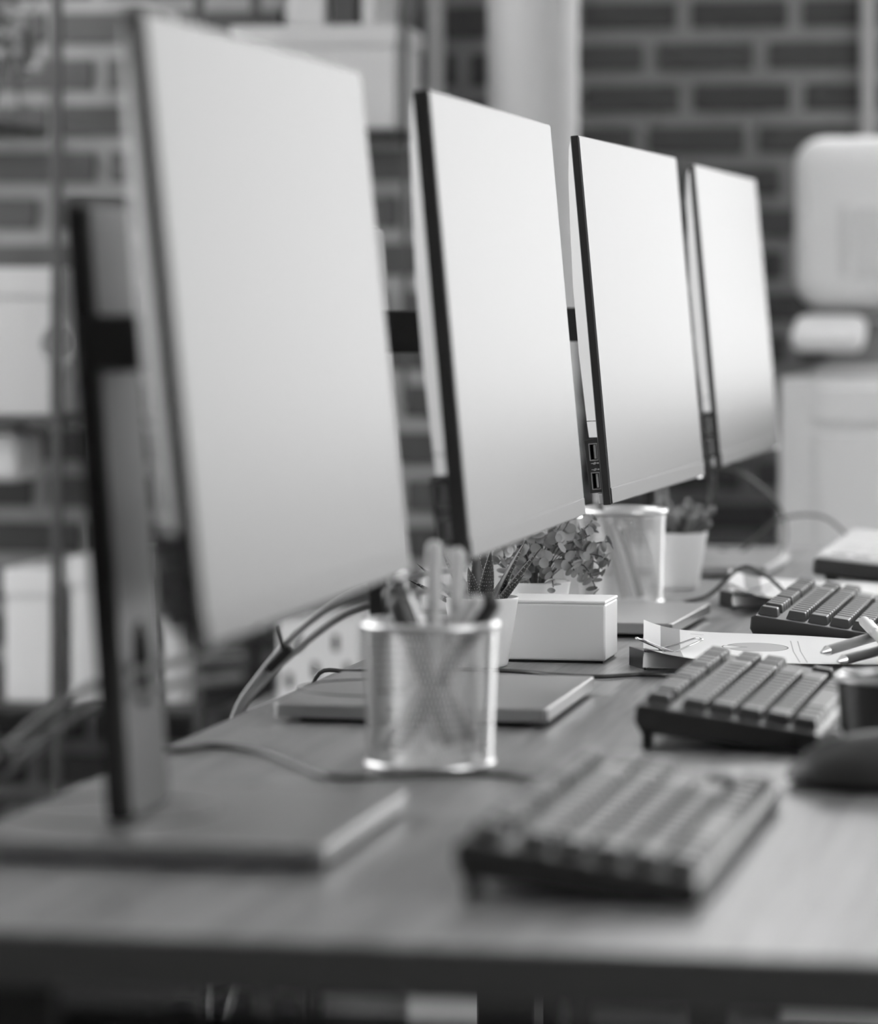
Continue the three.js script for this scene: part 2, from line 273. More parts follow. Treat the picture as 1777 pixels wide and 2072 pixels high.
keyboard(1.848, -0.366, 'nearest black keyboard, strongly blurred, in front of the nearest monitor');
keyboard(2.49, -0.368, 'middle black keyboard between the mouse and the clipped papers');
keyboard(3.205, -0.372, 'sharp black keyboard just beyond the clipped papers');
{ // pale flat device at the farthest place
  const g = thing('desktop_device', 'pale flat device with two dark slots, beyond the farthest keyboard', 'device', [-0.378, TOP, -3.815], 0);
  const b = part('body', rspan(0, 0.19, 0.0, 0.017, -0.43, 0, 0.004), M.darkPlastic, g, [0, 0.022, 0], [0, 0, -0.1]);
  part('top_cover', rspan(0.003, 0.187, 0.016, 0.022, -0.427, -0.003, 0.0025), M.paleGrey, b);
  for (const x of [0.024, 0.048]) part('slot_key', rspan(x - 0.008, x + 0.008, 0.02, 0.0228, -0.03, -0.014, 0.0008), M.midGrey, b);
  for (let i = 0; i < 4; i++) for (let j = 0; j < 5; j++) part('pale_key', rspan(0.02 + i * 0.024, 0.04 + i * 0.024, 0.0215, 0.0232, -0.066 - j * 0.03, -0.042 - j * 0.03, 0.0008), M.paleGrey, b);
  for (const z of [-0.03, -0.4]) part('foot', rspan(0.012, 0.024, 0, 0.0225, z - 0.012, z + 0.012, 0.001), M.darkPlastic, g);
  part('front_foot', rspan(0.15, 0.175, 0, 0.0065, -0.41, -0.02, 0.001), M.darkPlastic, g);
}
{ // mouse
  const g = thing('computer_mouse', 'dark computer mouse beyond the nearest keyboard at the right edge', 'mouse', [-0.186, TOP, -2.325], 0);
  const dome = (sx, sy, sz, y0) => { const s = new THREE.SphereGeometry(1, 40, 24), p = s.attributes.position; for (let i = 0; i < p.count; i++) { let x = p.getX(i), y = p.getY(i), z = p.getZ(i); const hump = 1 + 0.12 * x; p.setXYZ(i, x * sx, Math.max(0, y) * sy * hump + y0, z * sz * (1 - 0.1 * x * x)); } s.computeVertexNormals(); return s; };
  part('underside', dome(0.058, 0.012, 0.031, 0.001), M.black, g);
  part('shell', dome(0.061, 0.031, 0.033, 0.006), grey(0.03, 0.42), g);
  part('scroll_wheel', new THREE.CylinderGeometry(0.009, 0.009, 0.006, 24).rotateX(Math.PI / 2).translate(-0.032, 0.028, 0), M.midGrey, g);
}

// ---------------------------------------------------------------- wire mesh pencil cups and what stands in them
function meshCup(x, z, label) {
  const g = thing('pencil_cup', label, 'pencil cup', [x, TOP, z], 0, 'wire mesh pencil cups');
  const H = 0.094, r0 = 0.0405, r1 = 0.0435, N = 96, SEG = 22, wires = [];
  const wire = (a0, dir) => {                                      // a thin three sided helical wire
    const pos = [], turn = 0.62 * dir, ww = 0.00036;
    const at = (k, c) => { const f = k / SEG, r = r0 + (r1 - r0) * f, a = a0 + turn * f, o = c * 2 * Math.PI / 3; const rr_ = r + ww * Math.cos(o), da = ww * Math.sin(o) * 1.25 / r; return [rr_ * Math.cos(a + da), 0.004 + (H - 0.006) * f, rr_ * Math.sin(a + da)]; };
    for (let k = 0; k < SEG; k++) for (let c = 0; c < 3; c++) { const A = at(k, c), B = at(k, c + 1), C = at(k + 1, c + 1), D = at(k + 1, c); pos.push(...A, ...D, ...C, ...A, ...C, ...B); }
    return pos;
  };
  const all = []; for (let i = 0; i < N; i++) for (const d of [-1, 1]) { const w = wire(i / N * 2 * Math.PI, d); for (const v of w) all.push(v); }
  const mg = new THREE.BufferGeometry(); mg.setAttribute('position', new THREE.Float32BufferAttribute(all, 3)); mg.computeVertexNormals();
  part('wire_mesh', mg, M.mesh, g).userData.kind = 'stuff';
  part('rim', new THREE.TorusGeometry(r1, 0.0026, 12, 72).rotateX(Math.PI / 2).translate(0, H - 0.001, 0), M.mesh, g);
  part('base_ring', new THREE.TorusGeometry(r0, 0.0024, 12, 72).rotateX(Math.PI / 2).translate(0, 0.0024, 0), M.mesh, g);
  part('base_plate', cyl(r0, r0, 0.0012, 48).translate(0, 0.0026, 0), M.mesh, g);
  return g;
}
function pencil(kind, label, cup, foot, head, r, category = 'pencil', group = 'pens and pencils in the cups') {   // foot and head are relative to the cup's base
  const a = V(...foot).add(V(cup[0], TOP, cup[1])), b = V(...head).add(V(cup[0], TOP, cup[1])), L = a.distanceTo(b);
  const g = thing(category === 'pen' ? 'pen' : 'pencil', label, category, [a.x, a.y, a.z], 0, group);
  const q = new THREE.Quaternion().setFromUnitVectors(V(0, 1, 0), b.clone().sub(a).normalize());
  const add = (name, geo, m) => part(name, geo.applyQuaternion(q), m, g);
  if (category === 'pen') {
    add('barrel', cyl(r, r, L * 0.62, 20).translate(0, L * 0.38, 0), M.pens[kind]); add('tip', cyl(r, r * 0.25, L * 0.07, 20).translate(0, L * 0.035, 0), M.pens.metal);
    add('cap', new THREE.CapsuleGeometry(r * 1.12, L * 0.31 - r * 2, 6, 20).translate(0, L * 0.845, 0), M.pens[kind]);
    add('clip', rbox(r * 0.5, L * 0.24, r * 0.35, r * 0.1, r * 1.2, L * 0.85, 0), M.pens.metal);
  } else {
    add('shaft', cyl(r, r, L * 0.86, 6).translate(0, L * 0.43, 0), M.pens[kind]); add('sharpened_wood', cyl(r * 0.3, r, L * 0.1, 18).translate(0, L * 0.91, 0), M.pens.wood); add('lead', cyl(0.0001, r * 0.3, L * 0.04, 12).translate(0, L * 0.98, 0), M.pens.lead);
  }
  return g;
}
const cupA = [-0.487, -2.385], cupB = [-0.5557, -3.685];
meshCup(...cupA, 'blurred wire mesh cup of pens beside the nearest monitor');
meshCup(...cupB, 'wire mesh pencil cup below the sharp monitor, behind the leafy plant');
pencil('pale', 'upright pale pen, tallest in the blurred mesh cup', cupA, [0.006, 0.006, 0.014], [0.004, 0.148, 0.006], 0.0046, 'pen');
pencil('pale', 'shorter upright pale pen beside the tallest one in the blurred cup', cupA, [0.012, 0.006, -0.01], [0.015, 0.142, -0.018], 0.0044, 'pen');
pencil('dark', 'dark marker leaning left in the blurred mesh cup', cupA, [0.03, 0.009, 0.004], [-0.029, 0.116, -0.012], 0.007, 'pen');
pencil('dark', 'dark marker leaning far left at the back of the blurred cup', cupA, [0.022, 0.009, 0.016], [-0.021, 0.112, 0.01], 0.0066, 'pen');
pencil('pale', 'pale pen leaning right over the rim of the blurred cup', cupA, [-0.032, 0.006, 0.008], [0.034, 0.112, 0.006], 0.0052, 'pen');
pencil('black', 'black pen leaning right over the rim of the blurred cup', cupA, [-0.022, 0.006, 0.02], [0.043, 0.113, 0.0], 0.0054, 'pen');
pencil('mid', 'grey pencil standing at the back left of the farther mesh cup', cupB, [0.005, 0.006, 0.012], [-0.027, 0.118, 0.006], 0.0045);
pencil('pale', 'pale pencil leaning left in the middle of the farther mesh cup', cupB, [0.012, 0.006, 0.004], [-0.012, 0.083, 0.0], 0.0042);
pencil('dark', 'dark pencil leaning left in the middle of the farther mesh cup', cupB, [0.018, 0.006, -0.006], [-0.004, 0.085, -0.012], 0.0042);
{ // short dark cup at the right edge
  const g = thing('dark_cup', 'short dark cup behind the mouse at the right edge', 'cup', [-0.19, TOP, -2.475]);
  const pts = [[0, 0.003], [0.03, 0.003], [0.031, 0], [0.0345, 0.001], [0.037, 0.03], [0.0385, 0.054], [0.0375, 0.0555], [0.0362, 0.054], [0.0345, 0.03], [0.031, 0.006], [0, 0.006]].map(([x, y]) => new THREE.Vector2(x, y));
  part('wall', new THREE.LatheGeometry(pts, 56), grey(0.03, 0.28), g);
  part('rim', new THREE.TorusGeometry(0.0378, 0.0018, 10, 56).rotateX(Math.PI / 2).translate(0, 0.055, 0), M.mesh, g);
}

// ---------------------------------------------------------------- plants
function whitePot(g, s = 1) {
  const pts = [[0, 0.002], [0.0195, 0.0], [0.0215, 0.001], [0.0225, 0.004], [0.0305, 0.055], [0.0312, 0.0572], [0.0302, 0.058], [0.029, 0.0565], [0.0225, 0.012], [0, 0.012]].map(([x, y]) => new THREE.Vector2(x * s, y * s));
  part('pot', new THREE.LatheGeometry(pts, 72), M.whiteCeramic, g);
  part('soil', cyl(0.0268 * s, 0.026 * s, 0.004 * s, 40).translate(0, 0.046 * s, 0), M.soil, g);
}
function spikeLeaf(L, w, bend, thick) {                              // tapering, keeled, along +y, bending towards +x; returns leaf and tubercle geometry
  const n = 16, m = 10, pos = [], idx = [], bumps = [];
  const mid = (f) => [bend * L * f * f, L * f], wid = (f) => w * (0.62 + 0.9 * f - 1.52 * f * f) * 0.9 + 0.00015;
  for (let i = 0; i <= n; i++) { const f = i / n, [cx, cy] = mid(f), ww = Math.max(0.0002, wid(f)), t = thick * ww; for (let j = 0; j < m; j++) { const a = j / m * 2 * Math.PI; pos.push(cx + t * Math.cos(a) * (Math.cos(a) > 0 ? 0.35 : 1), cy, ww * Math.sin(a)); } }
  for (let i = 0; i < n; i++) for (let j = 0; j < m; j++) { const a = i * m + j, b = i * m + (j + 1) % m, c = a + m, d = b + m; idx.push(a, c, b, b, c, d); }
  const g = new THREE.BufferGeometry(); g.setAttribute('position', new THREE.Float32BufferAttribute(pos, 3)); g.setIndex(idx); g.computeVertexNormals();
  g.setAttribute('uv', new THREE.Float32BufferAttribute(new Float32Array(pos.length / 3 * 2), 2));
  for (let i = 1; i < 15; i++) { const f = 0.12 + i / 15 * 0.78, [cx, cy] = mid(f), ww = wid(f); const k = Math.max(3, Math.round(ww / 0.0008)); for (let j = 0; j <= k; j++) { const a = Math.PI * (0.56 + 0.88 * j / k) + rr(-0.05, 0.05); const s = rr(0.00022, 0.00042); bumps.push(new THREE.IcosahedronGeometry(s, 0).translate(cx + thick * ww * Math.cos(a), cy + rr(-0.0003, 0.0003), ww * Math.sin(a))); }
    for (const sgn of [-1, 1]) bumps.push(new THREE.IcosahedronGeometry(0.00036, 0).translate(cx, cy, sgn * ww)); }
  return [g, merge(bumps)];
}
{
  const g = thing('potted_succulent', 'spiky succulent with pale bands in a small white pot', 'potted plant', [-0.576, TOP, -3.036], 0.2);
  whitePot(g);
  // azimuth (0 = towards the right of the row), lean, length, width
  for (const [az, lean, L, w] of [[3.05, 0.80, 0.066, 0.0082], [2.7, 0.5, 0.06, 0.0092], [0.0, 0.62, 0.074, 0.0085], [0.35, 0.46, 0.07, 0.0088], [-1.2, 0.24, 0.058, 0.0098], [-1.95, 0.5, 0.05, 0.0088], [-2.5, 0.9, 0.056, 0.0075], [1.5, 0.45, 0.064, 0.009], [2.15, 0.75, 0.068, 0.0082], [3.3, 1.02, 0.068, 0.007], [0.9, 0.75, 0.062, 0.008], [1.9, 0.15, 0.06, 0.009], [-0.45, 0.72, 0.05, 0.008]]) {
    const [lg, bg] = spikeLeaf(L, w, -0.06, 0.75);
    const pose = new THREE.Matrix4().makeRotationY(az).multiply(new THREE.Matrix4().makeTranslation(0.004, 0.042, 0)).multiply(new THREE.Matrix4().makeRotationZ(-lean));
    // keel side (negative x of the leaf) turns outwards
    const flip = new THREE.Matrix4().makeRotationY(Math.PI);
    const full = pose.clone().multiply(flip);
    const leaf = part('leaf', lg.applyMatrix4(full), M.leafDark, g);
    part('tubercles', bg.applyMatrix4(full), M.leafPale, leaf).userData.kind = 'stuff';
  }
}
const roundLeaf = (() => { // cupped, short stalked
  const out = []; for (const [asp, cup] of [[1, 0.25], [0.86, 0.15], [0.95, 0.4]]) { const pos = [0, 0, 0.5], idx = [], n = 12; const uv = [0, 0];
    for (const r of [0.55, 1]) for (let i = 0; i < n; i++) { const a = i / n * 2 * Math.PI; pos.push(r * asp * Math.sin(a) * 0.5, cup * r * r * 0.5, 0.5 - r * 0.5 * Math.cos(a)); uv.push(0, 0); }
    for (let i = 0; i < n; i++) { const j = (i + 1) % n; idx.push(0, 1 + i, 1 + j, 1 + i, 1 + n + i, 1 + n + j, 1 + i, 1 + n + j, 1 + j); }
    const g = new THREE.BufferGeometry(); g.setAttribute('position', new THREE.Float32BufferAttribute(pos, 3)); g.setAttribute('uv', new THREE.Float32BufferAttribute(uv, 2)); g.setIndex(idx); g.computeVertexNormals(); out.push(g); } return out; })();
function leafAt(g, p, dir, size, mats, up) {
  const m = shadows(new THREE.Mesh(roundLeaf[Math.floor(rnd() * 3)], mats[Math.floor(rnd() * mats.length)])); m.name = 'leaf';
  m.position.copy(p); if (up) m.up.copy(up); m.lookAt(p.clone().add(dir)); m.rotateZ(rr(-0.6, 0.6)); m.scale.setScalar(size); g.add(m);
}
{ // leafy artificial shrub
  const g = thing('leafy_plant', 'bushy plant of small round leaves in a white pot behind the white box', 'potted plant', [-0.564, TOP, -3.235]);
  whitePot(g, 0.97);
  const stems = 36;
  for (let n = 0; n < stems; n++) {                                  // tips spread evenly over a flattened ball
    const az = n * 2.39996, cy = 1 - 1.75 * (n + 0.5) / stems, R = Math.sqrt(1 - cy * cy), k0 = rr(0.86, 1.12);
    const tip = V(0.014 + 0.052 * k0 * R * Math.cos(az), 0.077 + 0.04 * k0 * cy, 0.046 * k0 * R * Math.sin(az));
    const curve = new THREE.CatmullRomCurve3([V(0.002 * Math.cos(az), 0.046, 0.002 * Math.sin(az)), V(tip.x * 0.45, 0.078 + 0.014 * cy, tip.z * 0.45), tip.clone().lerp(V(tip.x * 0.6, 0.088, tip.z * 0.6), 0.4), tip]);
    part('stem', new THREE.TubeGeometry(curve, 10, 0.0005, 5), M.stem, g);
    for (let k = 0; k < 8; k++) { const f = 0.42 + 0.58 * k / 7, q = curve.getPoint(f), d = curve.getTangent(f); const side = V(rr(-1, 1), rr(-1, 1), rr(-1, 1)).cross(d).normalize().addScaledVector(d, 0.25).normalize(); leafAt(g, q, side, rr(0.0088, 0.0125) * (k === 7 ? 0.75 : 1), M.leaf, d); }
  }
}
{ // finger-leaved succulent
  const g = thing('finger_succulent', 'blurred succulent with finger-like leaves in a white pot behind the mesh cup', 'potted plant', [-0.527, TOP, -3.885]);
  whitePot(g, 1.03);
  for (let k = 0; k < 26; k++) { const az = k * 2.39996, tilt = 0.1 + 0.8 * Math.sqrt((k + 0.5) / 26), L = rr(0.034, 0.05), d = V(Math.sin(tilt) * Math.cos(az), Math.cos(tilt), Math.sin(tilt) * Math.sin(az)), a = [d.x * 0.012, 0.046 , d.z * 0.012];
    const cap = new THREE.CapsuleGeometry(0.0038, L, 6, 14).translate(0, L / 2, 0); const p = cap.attributes.position; for (let i = 0; i < p.count; i++) { const s = 0.75 + 0.35 * Math.max(0, p.getY(i)) / L; p.setX(i, p.getX(i) * s); p.setZ(i, p.getZ(i) * s); }
    part('leaf', between(cap, a, [a[0] + d.x, a[1] + d.y, a[2] + d.z]), M.finger, g); }
}
{ const g = thing('white_box', 'plain white box with rounded edges beside the succulent pot', 'box', [-0.521, TOP, -3.108]);
  part('body', rspan(-0.0435, 0.0435, 0.002, 0.05, -0.034, 0.034, 0.0022), M.whitePlastic, g);
  part('lid', rspan(-0.0438, 0.0438, 0.0495, 0.0525, -0.0343, 0.0343, 0.0014), M.whitePlastic, g);
  part('base_pad', span(-0.041, 0.041, 0, 0.002, -0.032, 0.032), M.black, g); }

// ---------------------------------------------------------------- clipped papers
function paperPrint() {
  const c = document.createElement('canvas'); c.width = 1188; c.height = 840; const k = c.getContext('2d');
  k.fillStyle = '#e9e9e9'; k.fillRect(0, 0, 1188, 840);
  k.fillStyle = '#a2a2a2'; k.fillRect(58, 0, 66, 840);
  k.fillStyle = '#cfcfcf'; k.fillRect(160, 60, 46, 12);
  k.fillStyle = '#b9b9b9'; k.strokeStyle = '#7c7c7c'; k.lineWidth = 5;
  k.beginPath(); k.moveTo(348, 330); k.arc(380, 330, 105, Math.PI * 1.13, Math.PI * 2.87, false); k.closePath(); k.fill(); k.stroke();
  k.beginPath(); k.moveTo(335, 330); k.arc(335, 330, 70, Math.PI * 0.86, Math.PI * 1.14); k.closePath(); k.stroke();
  k.strokeStyle = '#b4b4b4'; k.lineWidth = 4;
  for (const x of [500, 524]) { k.beginPath(); k.moveTo(x, 150); k.lineTo(x, 800); k.stroke(); }
  for (const x of [800, 826]) { k.beginPath(); k.moveTo(x, 250); k.lineTo(x, 780); k.stroke(); }
  k.fillStyle = '#c8c8c8'; for (let n = 0; n < 6; n++) k.fillRect(860, 300 + n * 60, 40, 12);
  const t = new THREE.CanvasTexture(c); t.colorSpace = THREE.SRGBColorSpace; return t;
}
const printed = new THREE.MeshPhysicalMaterial({ map: paperPrint(), roughness: 0.85, side: THREE.DoubleSide });
function clippedPapers(x, z, label, clipLabel, turn = 0.14, clipTurn = 0.45) {          // origin at the clip's spine on the desk; the sheets lie towards +x
  const stack = thing('paper_stack', label, 'papers', [x, TOP, z], turn, 'clipped paper stacks');
  const N = 8;
  for (let s = 0; s < N; s++) {
    const f = s / (N - 1), geo = new THREE.PlaneGeometry(0.297, 0.205, 54, 24).rotateX(-Math.PI / 2), p = geo.attributes.position;
    for (let i = 0; i < p.count; i++) {
      const u = p.getX(i) + 0.1485, w = p.getZ(i);                  // u from the clipped end, w towards the viewer
      const pinch = Math.exp(-Math.pow((u - 0.004) / 0.03, 2)) * Math.exp(-Math.pow(w / 0.03, 2));
      const lay = 0.0055 + 0.0062 * f + 0.0035 * Math.exp(-u / 0.06);
      let y = lay * (1 - pinch) + (0.0105 + 0.0006 * f) * pinch;
      const back = Math.max(0, -w / 0.1025), front = Math.max(0, w / 0.1025);
      y += (0.004 + 0.010 * f) * Math.exp(-u / 0.03) * Math.pow(back, 1.6);      // the far corner curls up
      y += (0.010 * f - 0.001) * Math.exp(-u / 0.028) * Math.pow(front, 1.5);     // the near corner fans out
      y += 0.0045 * Math.sin(Math.min(1, u / 0.2) * Math.PI) * back * f;
      p.setXYZ(i, u + 0.01 + 0.002 * f * front, y, w + (f - 0.5) * 0.004);
    }
    geo.computeVertexNormals(); part('sheet', geo, s === N - 1 ? printed : M.paper, stack);
  }
  const c = thing('binder_clip', clipLabel, 'binder clip', [x + 0.008, TOP, z + 0.02], clipTurn, 'binder clips on the papers');
  const W = 0.042, t = 0.0007, D = 0.026;
  part('spine', rspan(-0.0005, 0.0008, 0.0, 0.0155, -W / 2, W / 2, 0.0003), M.blackGloss, c);
  const jaw = (y0, y1) => extrude([[0, y0], [D, y1], [D, y1 + t], [0, y0 + t]], W).translate(0, 0, -W / 2);
  part('jaw', jaw(0.0003, 0.0062), M.blackGloss, c); part('jaw', jaw(0.0148, 0.0112), M.blackGloss, c);
  const barrel = (y) => merge([-1, 0, 1].map((k) => new THREE.CylinderGeometry(0.0016, 0.0016, 0.010, 14).rotateX(Math.PI / 2).translate(D, y, k * 0.015)));
  part('barrel', barrel(0.0134), M.chrome, c); part('barrel', barrel(0.0052), M.chrome, c);
  const handle = (y, lift, len) => tube([[D, y, -0.018], [D + len * 0.5, y + lift * 0.5, -0.012], [D + len * 0.92, y + lift, -0.008], [D + len, y + lift, 0], [D + len * 0.92, y + lift, 0.008], [D + len * 0.5, y + lift * 0.5, 0.012], [D, y, 0.018]], 0.0009, 70, 10);
  part('wire_handle', handle(0.0136, 0.0085, 0.03), M.chrome, c);
  part('wire_handle', handle(0.0136, 0.010, -0.026), M.chrome, c);
}
clippedPapers(-0.455, -3.07, 'stack of printed sheets with a round chart, between two keyboards', 'binder clip on the printed sheets beside the white box');
clippedPapers(-0.455, -3.68, 'white sheets with a curled corner, behind the sharp keyboard', 'binder clip almost hidden behind the sharp keyboard');
const pile = (kind, label, a, b, r) => pencil(kind, label, [0, 0], [a[0], a[1] - TOP, a[2]], [b[0], b[1] - TOP, b[2]], r, 'pen', 'pens lying on the papers');
pile('mid', 'dark pen with a bright clip lying across the printed sheets', [-0.288, 0.7615, -2.985], [-0.228, 0.774, -3.09], 0.0042);
pile('dark', 'black pen lying in front of the clipped pen at the right edge', [-0.272, 0.7575, -2.955], [-0.212, 0.767, -3.055], 0.0042);
pile('pale', 'pale pen lying crosswise at the right edge of the papers', [-0.218, 0.757, -2.945], [-0.262, 0.780, -3.075], 0.004);

// ---------------------------------------------------------------- cables
const cable = (label, pts, r, m = M.cable, name = 'cable') => single(name, label, 'cable', tube(pts, r, 120, 10), m);
cable('thin dark cable crossing the desk in front of the blurred cup', [[-0.702, 0.70, -2.40], [-0.692, 0.742, -2.405], [-0.665, 0.7425, -2.411], [-0.6495, 0.7425, -2.44], [-0.613, 0.7425, -2.421], [-0.568, 0.7425, -2.35], [-0.5295, 0.7425, -2.296], [-0.475, 0.7425, -2.325], [-0.435, 0.7425, -2.332], [-0.392, 0.744, -2.29], [-0.366, 0.756, -2.2]], 0.0021);
cable('dark cable running from behind the white pot to the middle keyboard', [[-0.702, 0.70, -2.93], [-0.691, 0.742, -2.935], [-0.668, 0.7425, -2.945], [-0.625, 0.7422, -2.965], [-0.575, 0.7422, -2.985], [-0.53, 0.7422, -2.975], [-0.5013, 0.7422, -2.957], [-0.4637, 0.7422, -2.948], [-0.4314, 0.7422, -2.972], [-0.395, 0.744, -2.95], [-0.372, 0.756, -2.80]], 0.0018);
cable('dark cable running past the farther cup to the sharp keyboard', [[-0.64, 0.7425, -3.78], [-0.622, 0.7425, -3.70], [-0.595, 0.7425, -3.63], [-0.545, 0.7425, -3.612], [-0.505, 0.7425, -3.617], [-0.492, 0.7425, -3.68], [-0.470, 0.748, -3.70], [-0.44, 0.775, -3.70], [-0.41, 0.776, -3.64], [-0.374, 0.76, -3.56]], 0.002);
cable('cable looping from the farthest monitor down to the desk', [[-0.545, 0.86, -4.20], [-0.50, 0.84, -4.28], [-0.47, 0.80, -4.36], [-0.455, 0.77, -4.30], [-0.46, 0.745, -4.20], [-0.47, 0.7425, -4.13], [-0.50, 0.7425, -4.42]], 0.0019, M.cable);
cable('cable arching from the desk to the pale flat device', [[-0.55, 0.742, -4.45], [-0.52, 0.744, -4.40], [-0.47, 0.785, -4.36], [-0.42, 0.792, -4.33], [-0.385, 0.775, -4.28], [-0.372, 0.768, -4.22]], 0.0018, M.cable);
cable('dark cable hanging below the farthest monitor', [[-0.535, 0.90, -4.22], [-0.533, 0.86, -4.225], [-0.534, 0.81, -4.225], [-0.545, 0.785, -4.22], [-0.57, 0.77, -4.20]], 0.0032);
for (const [U, which] of [[2.03, 'nearest'], [2.705, 'second']]) {       // two cables leave each of the two near stands over the back edge of the desk
  const w = which === 'nearest' ? 'nearest monitor' : 'second monitor';
  for (const [k, off] of [['upper', 0.009], ['lower', -0.004]]) cable(`${k} of two grey cables behind the ${w}, over the desk edge`, [[-0.53, 0.835 + off, -U - 0.03], [-0.575, 0.828 + off, -U - 0.018], [-0.615, 0.815 + off, -U], [-0.65, 0.79 + off, -U + 0.003], [-0.683, 0.757 + off * 0.6, -U + 0.004], [-0.70, 0.732 + off * 0.5, -U + 0.004], [-0.716, 0.67, -U + 0.002], [-0.722, 0.5, -U]], 0.0026, M.cablePale);
  const tie = thing('cable_tie', `black tie around the two cables behind the ${w}`, 'cable tie', [-0.6665, 0.7765, -U + 0.0035]);
  part('band', rbox(0.007, 0.024, 0.012, 0.002).rotateZ(-0.8), M.black, tie); part('tail', rbox(0.0025, 0.02, 0.006, 0.001).rotateZ(0.35).translate(0.001, 0.015, 0.003), M.black, tie);
}
cable('pale diagonal cable hanging under the desk', [[-0.62, 0.70, -2.6], [-0.655, 0.6, -2.6], [-0.69, 0.5, -2.61], [-0.71, 0.35, -2.6]], 0.003, M.cablePale);
cable('dark cable hanging straight under the desk', [[-0.645, 0.71, -2.7], [-0.645, 0.6, -2.7], [-0.646, 0.4, -2.7], [-0.64, 0.1, -2.7]], 0.003);

// ---------------------------------------------------------------- background: shelving, boxes, cabinet, printer
{
  const g = thing('shelving_unit', 'thin dark metal shelving unit at the far left', 'shelf', [0, 0, 0]);
  const x0 = -2.05, x1 = -1.31, zf = -4.86, zb = -5.16;
  for (const y of [0.1, 0.484, 0.879]) part('shelf_board', rspan(x0, x1, y - 0.006, y + 0.0045, zb, zf, 0.0015), M.frameDark, g);
  for (const [x, z] of [[x0, zf + 0.006], [x0, zb - 0.006], [-1.5105, zf + 0.006], [x1, zf + 0.006], [x1, zb - 0.006]]) part('post', rspan(x - 0.0065, x + 0.0065, 0, 1.75, z - 0.006, z + 0.006, 0.001), grey(0.05, 0.5), g);
}
function storageBox(x0, x1, y0, y1, z0, z1, label, mat, handle) {
  const g = thing('storage_box', label, 'box', [(x0 + x1) / 2, y0, (z0 + z1) / 2], 0, 'storage boxes on the shelves');
  const w = x1 - x0, h = y1 - y0, d = z1 - z0, lid = Math.min(0.05, h * 0.2);
  part('body', rbox(w - 0.006, h - lid, d - 0.006, 0.003, 0, (h - lid) / 2, 0), mat, g); part('lid', rbox(w, lid, d, 0.003, 0, h - lid / 2, 0), mat, g);
  if (handle) part('ring_handle', new THREE.TorusGeometry(0.028, 0.003, 10, 40).translate(handle[0], handle[1], d / 2 + 0.001), M.midGrey, g);
}
storageBox(-1.80, -1.5325, 0.884, 1.088, -5.13, -4.9, 'pale grey box with a ring handle on the upper shelf at the left edge', M.boxCard, [0.148, 0.1]);
storageBox(-1.603, -1.532, 0.489, 0.672, -5.10, -4.9, 'white box on the lower shelf, left of the dark post', M.boxWhite);
storageBox(-1.508, -1.44, 0.489, 0.69, -5.10, -4.9, 'white box on the lower shelf, right of the dark post', M.boxWhite);
{ const g = thing('white_tub', 'rounded white tub hanging under the upper shelf at the left edge', 'tub', [-1.63, 0.79, -4.97]); part('bowl', rspan(-0.05, 0.05, 0, 0.072, -0.05, 0.05, 0.02), M.boxWhite, g); part('hanger', span(-0.03, 0.03, 0.07, 0.0825, -0.03, 0.03), M.midGrey, g); }
for (const [k, y] of [['lower', 0.489], ['upper', 0.5465]]) { const g = thing('stacked_tub', `${k} of two small white tubs stacked on the lower shelf behind the nearest pillar`, 'tub', [-1.366, y, -4.96], 0, 'small stacked tubs'); part('tub', cyl(0.026, 0.024, 0.05, 36).translate(0, 0.025, 0), M.boxWhite, g); part('lid', cyl(0.0275, 0.0275, 0.007, 36).translate(0, 0.0535, 0), M.boxWhite, g); }
{ // low bench with a slotted crate and a white box
  const g = thing('low_bench', 'low grey bench against the brick wall behind the desk', 'bench', [0, 0, 0]);
  part('top', rspan(-1.235, -0.8, 0.485, 0.5, -5.1, -4.8, 0.002), M.midGrey, g);
  for (const x of [-1.21, -0.825]) for (const z of [-5.08, -4.82]) part('leg', rspan(x - 0.015, x + 0.015, 0, 0.486, z - 0.015, z + 0.015, 0.002), M.frameDark, g);
  const c = thing('slotted_crate', 'pale crate with dark slots under the nearest monitor', 'crate', [-1.145, 0.5, -4.93]);
  const slot = (x, y) => [[x - 0.005, y - 0.011], [x + 0.005, y - 0.011], [x + 0.005, y + 0.011], [x - 0.005, y + 0.011]].reverse();
  part('front_panel', extrude([[-0.055, 0], [0.055, 0], [0.055, 0.115], [-0.055, 0.115]], 0.004, 0, [slot(-0.028, 0.082), slot(0.024, 0.082), slot(-0.004, 0.045), slot(0.04, 0.045), slot(-0.04, 0.03)]).translate(0, 0, 0.071), M.boxWhite, c);
  for (const s of [-1, 1]) part('side_panel', box(0.004, 0.115, 0.142, s * 0.053, 0.0575, 0), M.boxWhite, c);
  part('back_panel', box(0.11, 0.115, 0.004, 0, 0.0575, -0.071), M.boxWhite, c); part('bottom', box(0.11, 0.004, 0.142, 0, 0.002, 0), M.black, c); part('contents', box(0.1, 0.09, 0.12, 0, 0.05, 0), M.black, c);
  const s = thing('side_cabinet', 'small grey side cabinet standing behind the desk', 'cabinet', [-0.915, 0, -4.72]);
  part('body', rspan(-0.065, 0.065, 0.0, 0.638, -0.06, 0.06, 0.003), M.paleGrey, s); part('top', rspan(-0.07, 0.07, 0.638, 0.644, -0.065, 0.065, 0.002), M.frameDark, s);
  const b = thing('small_white_box', 'small white box on the side cabinet, seen left of the succulent', 'box', [-0.93, 0.644, -4.68]);
  part('body', rspan(-0.032, 0.032, 0, 0.05, -0.03, 0.03, 0.005), M.whitePlastic, b);
}
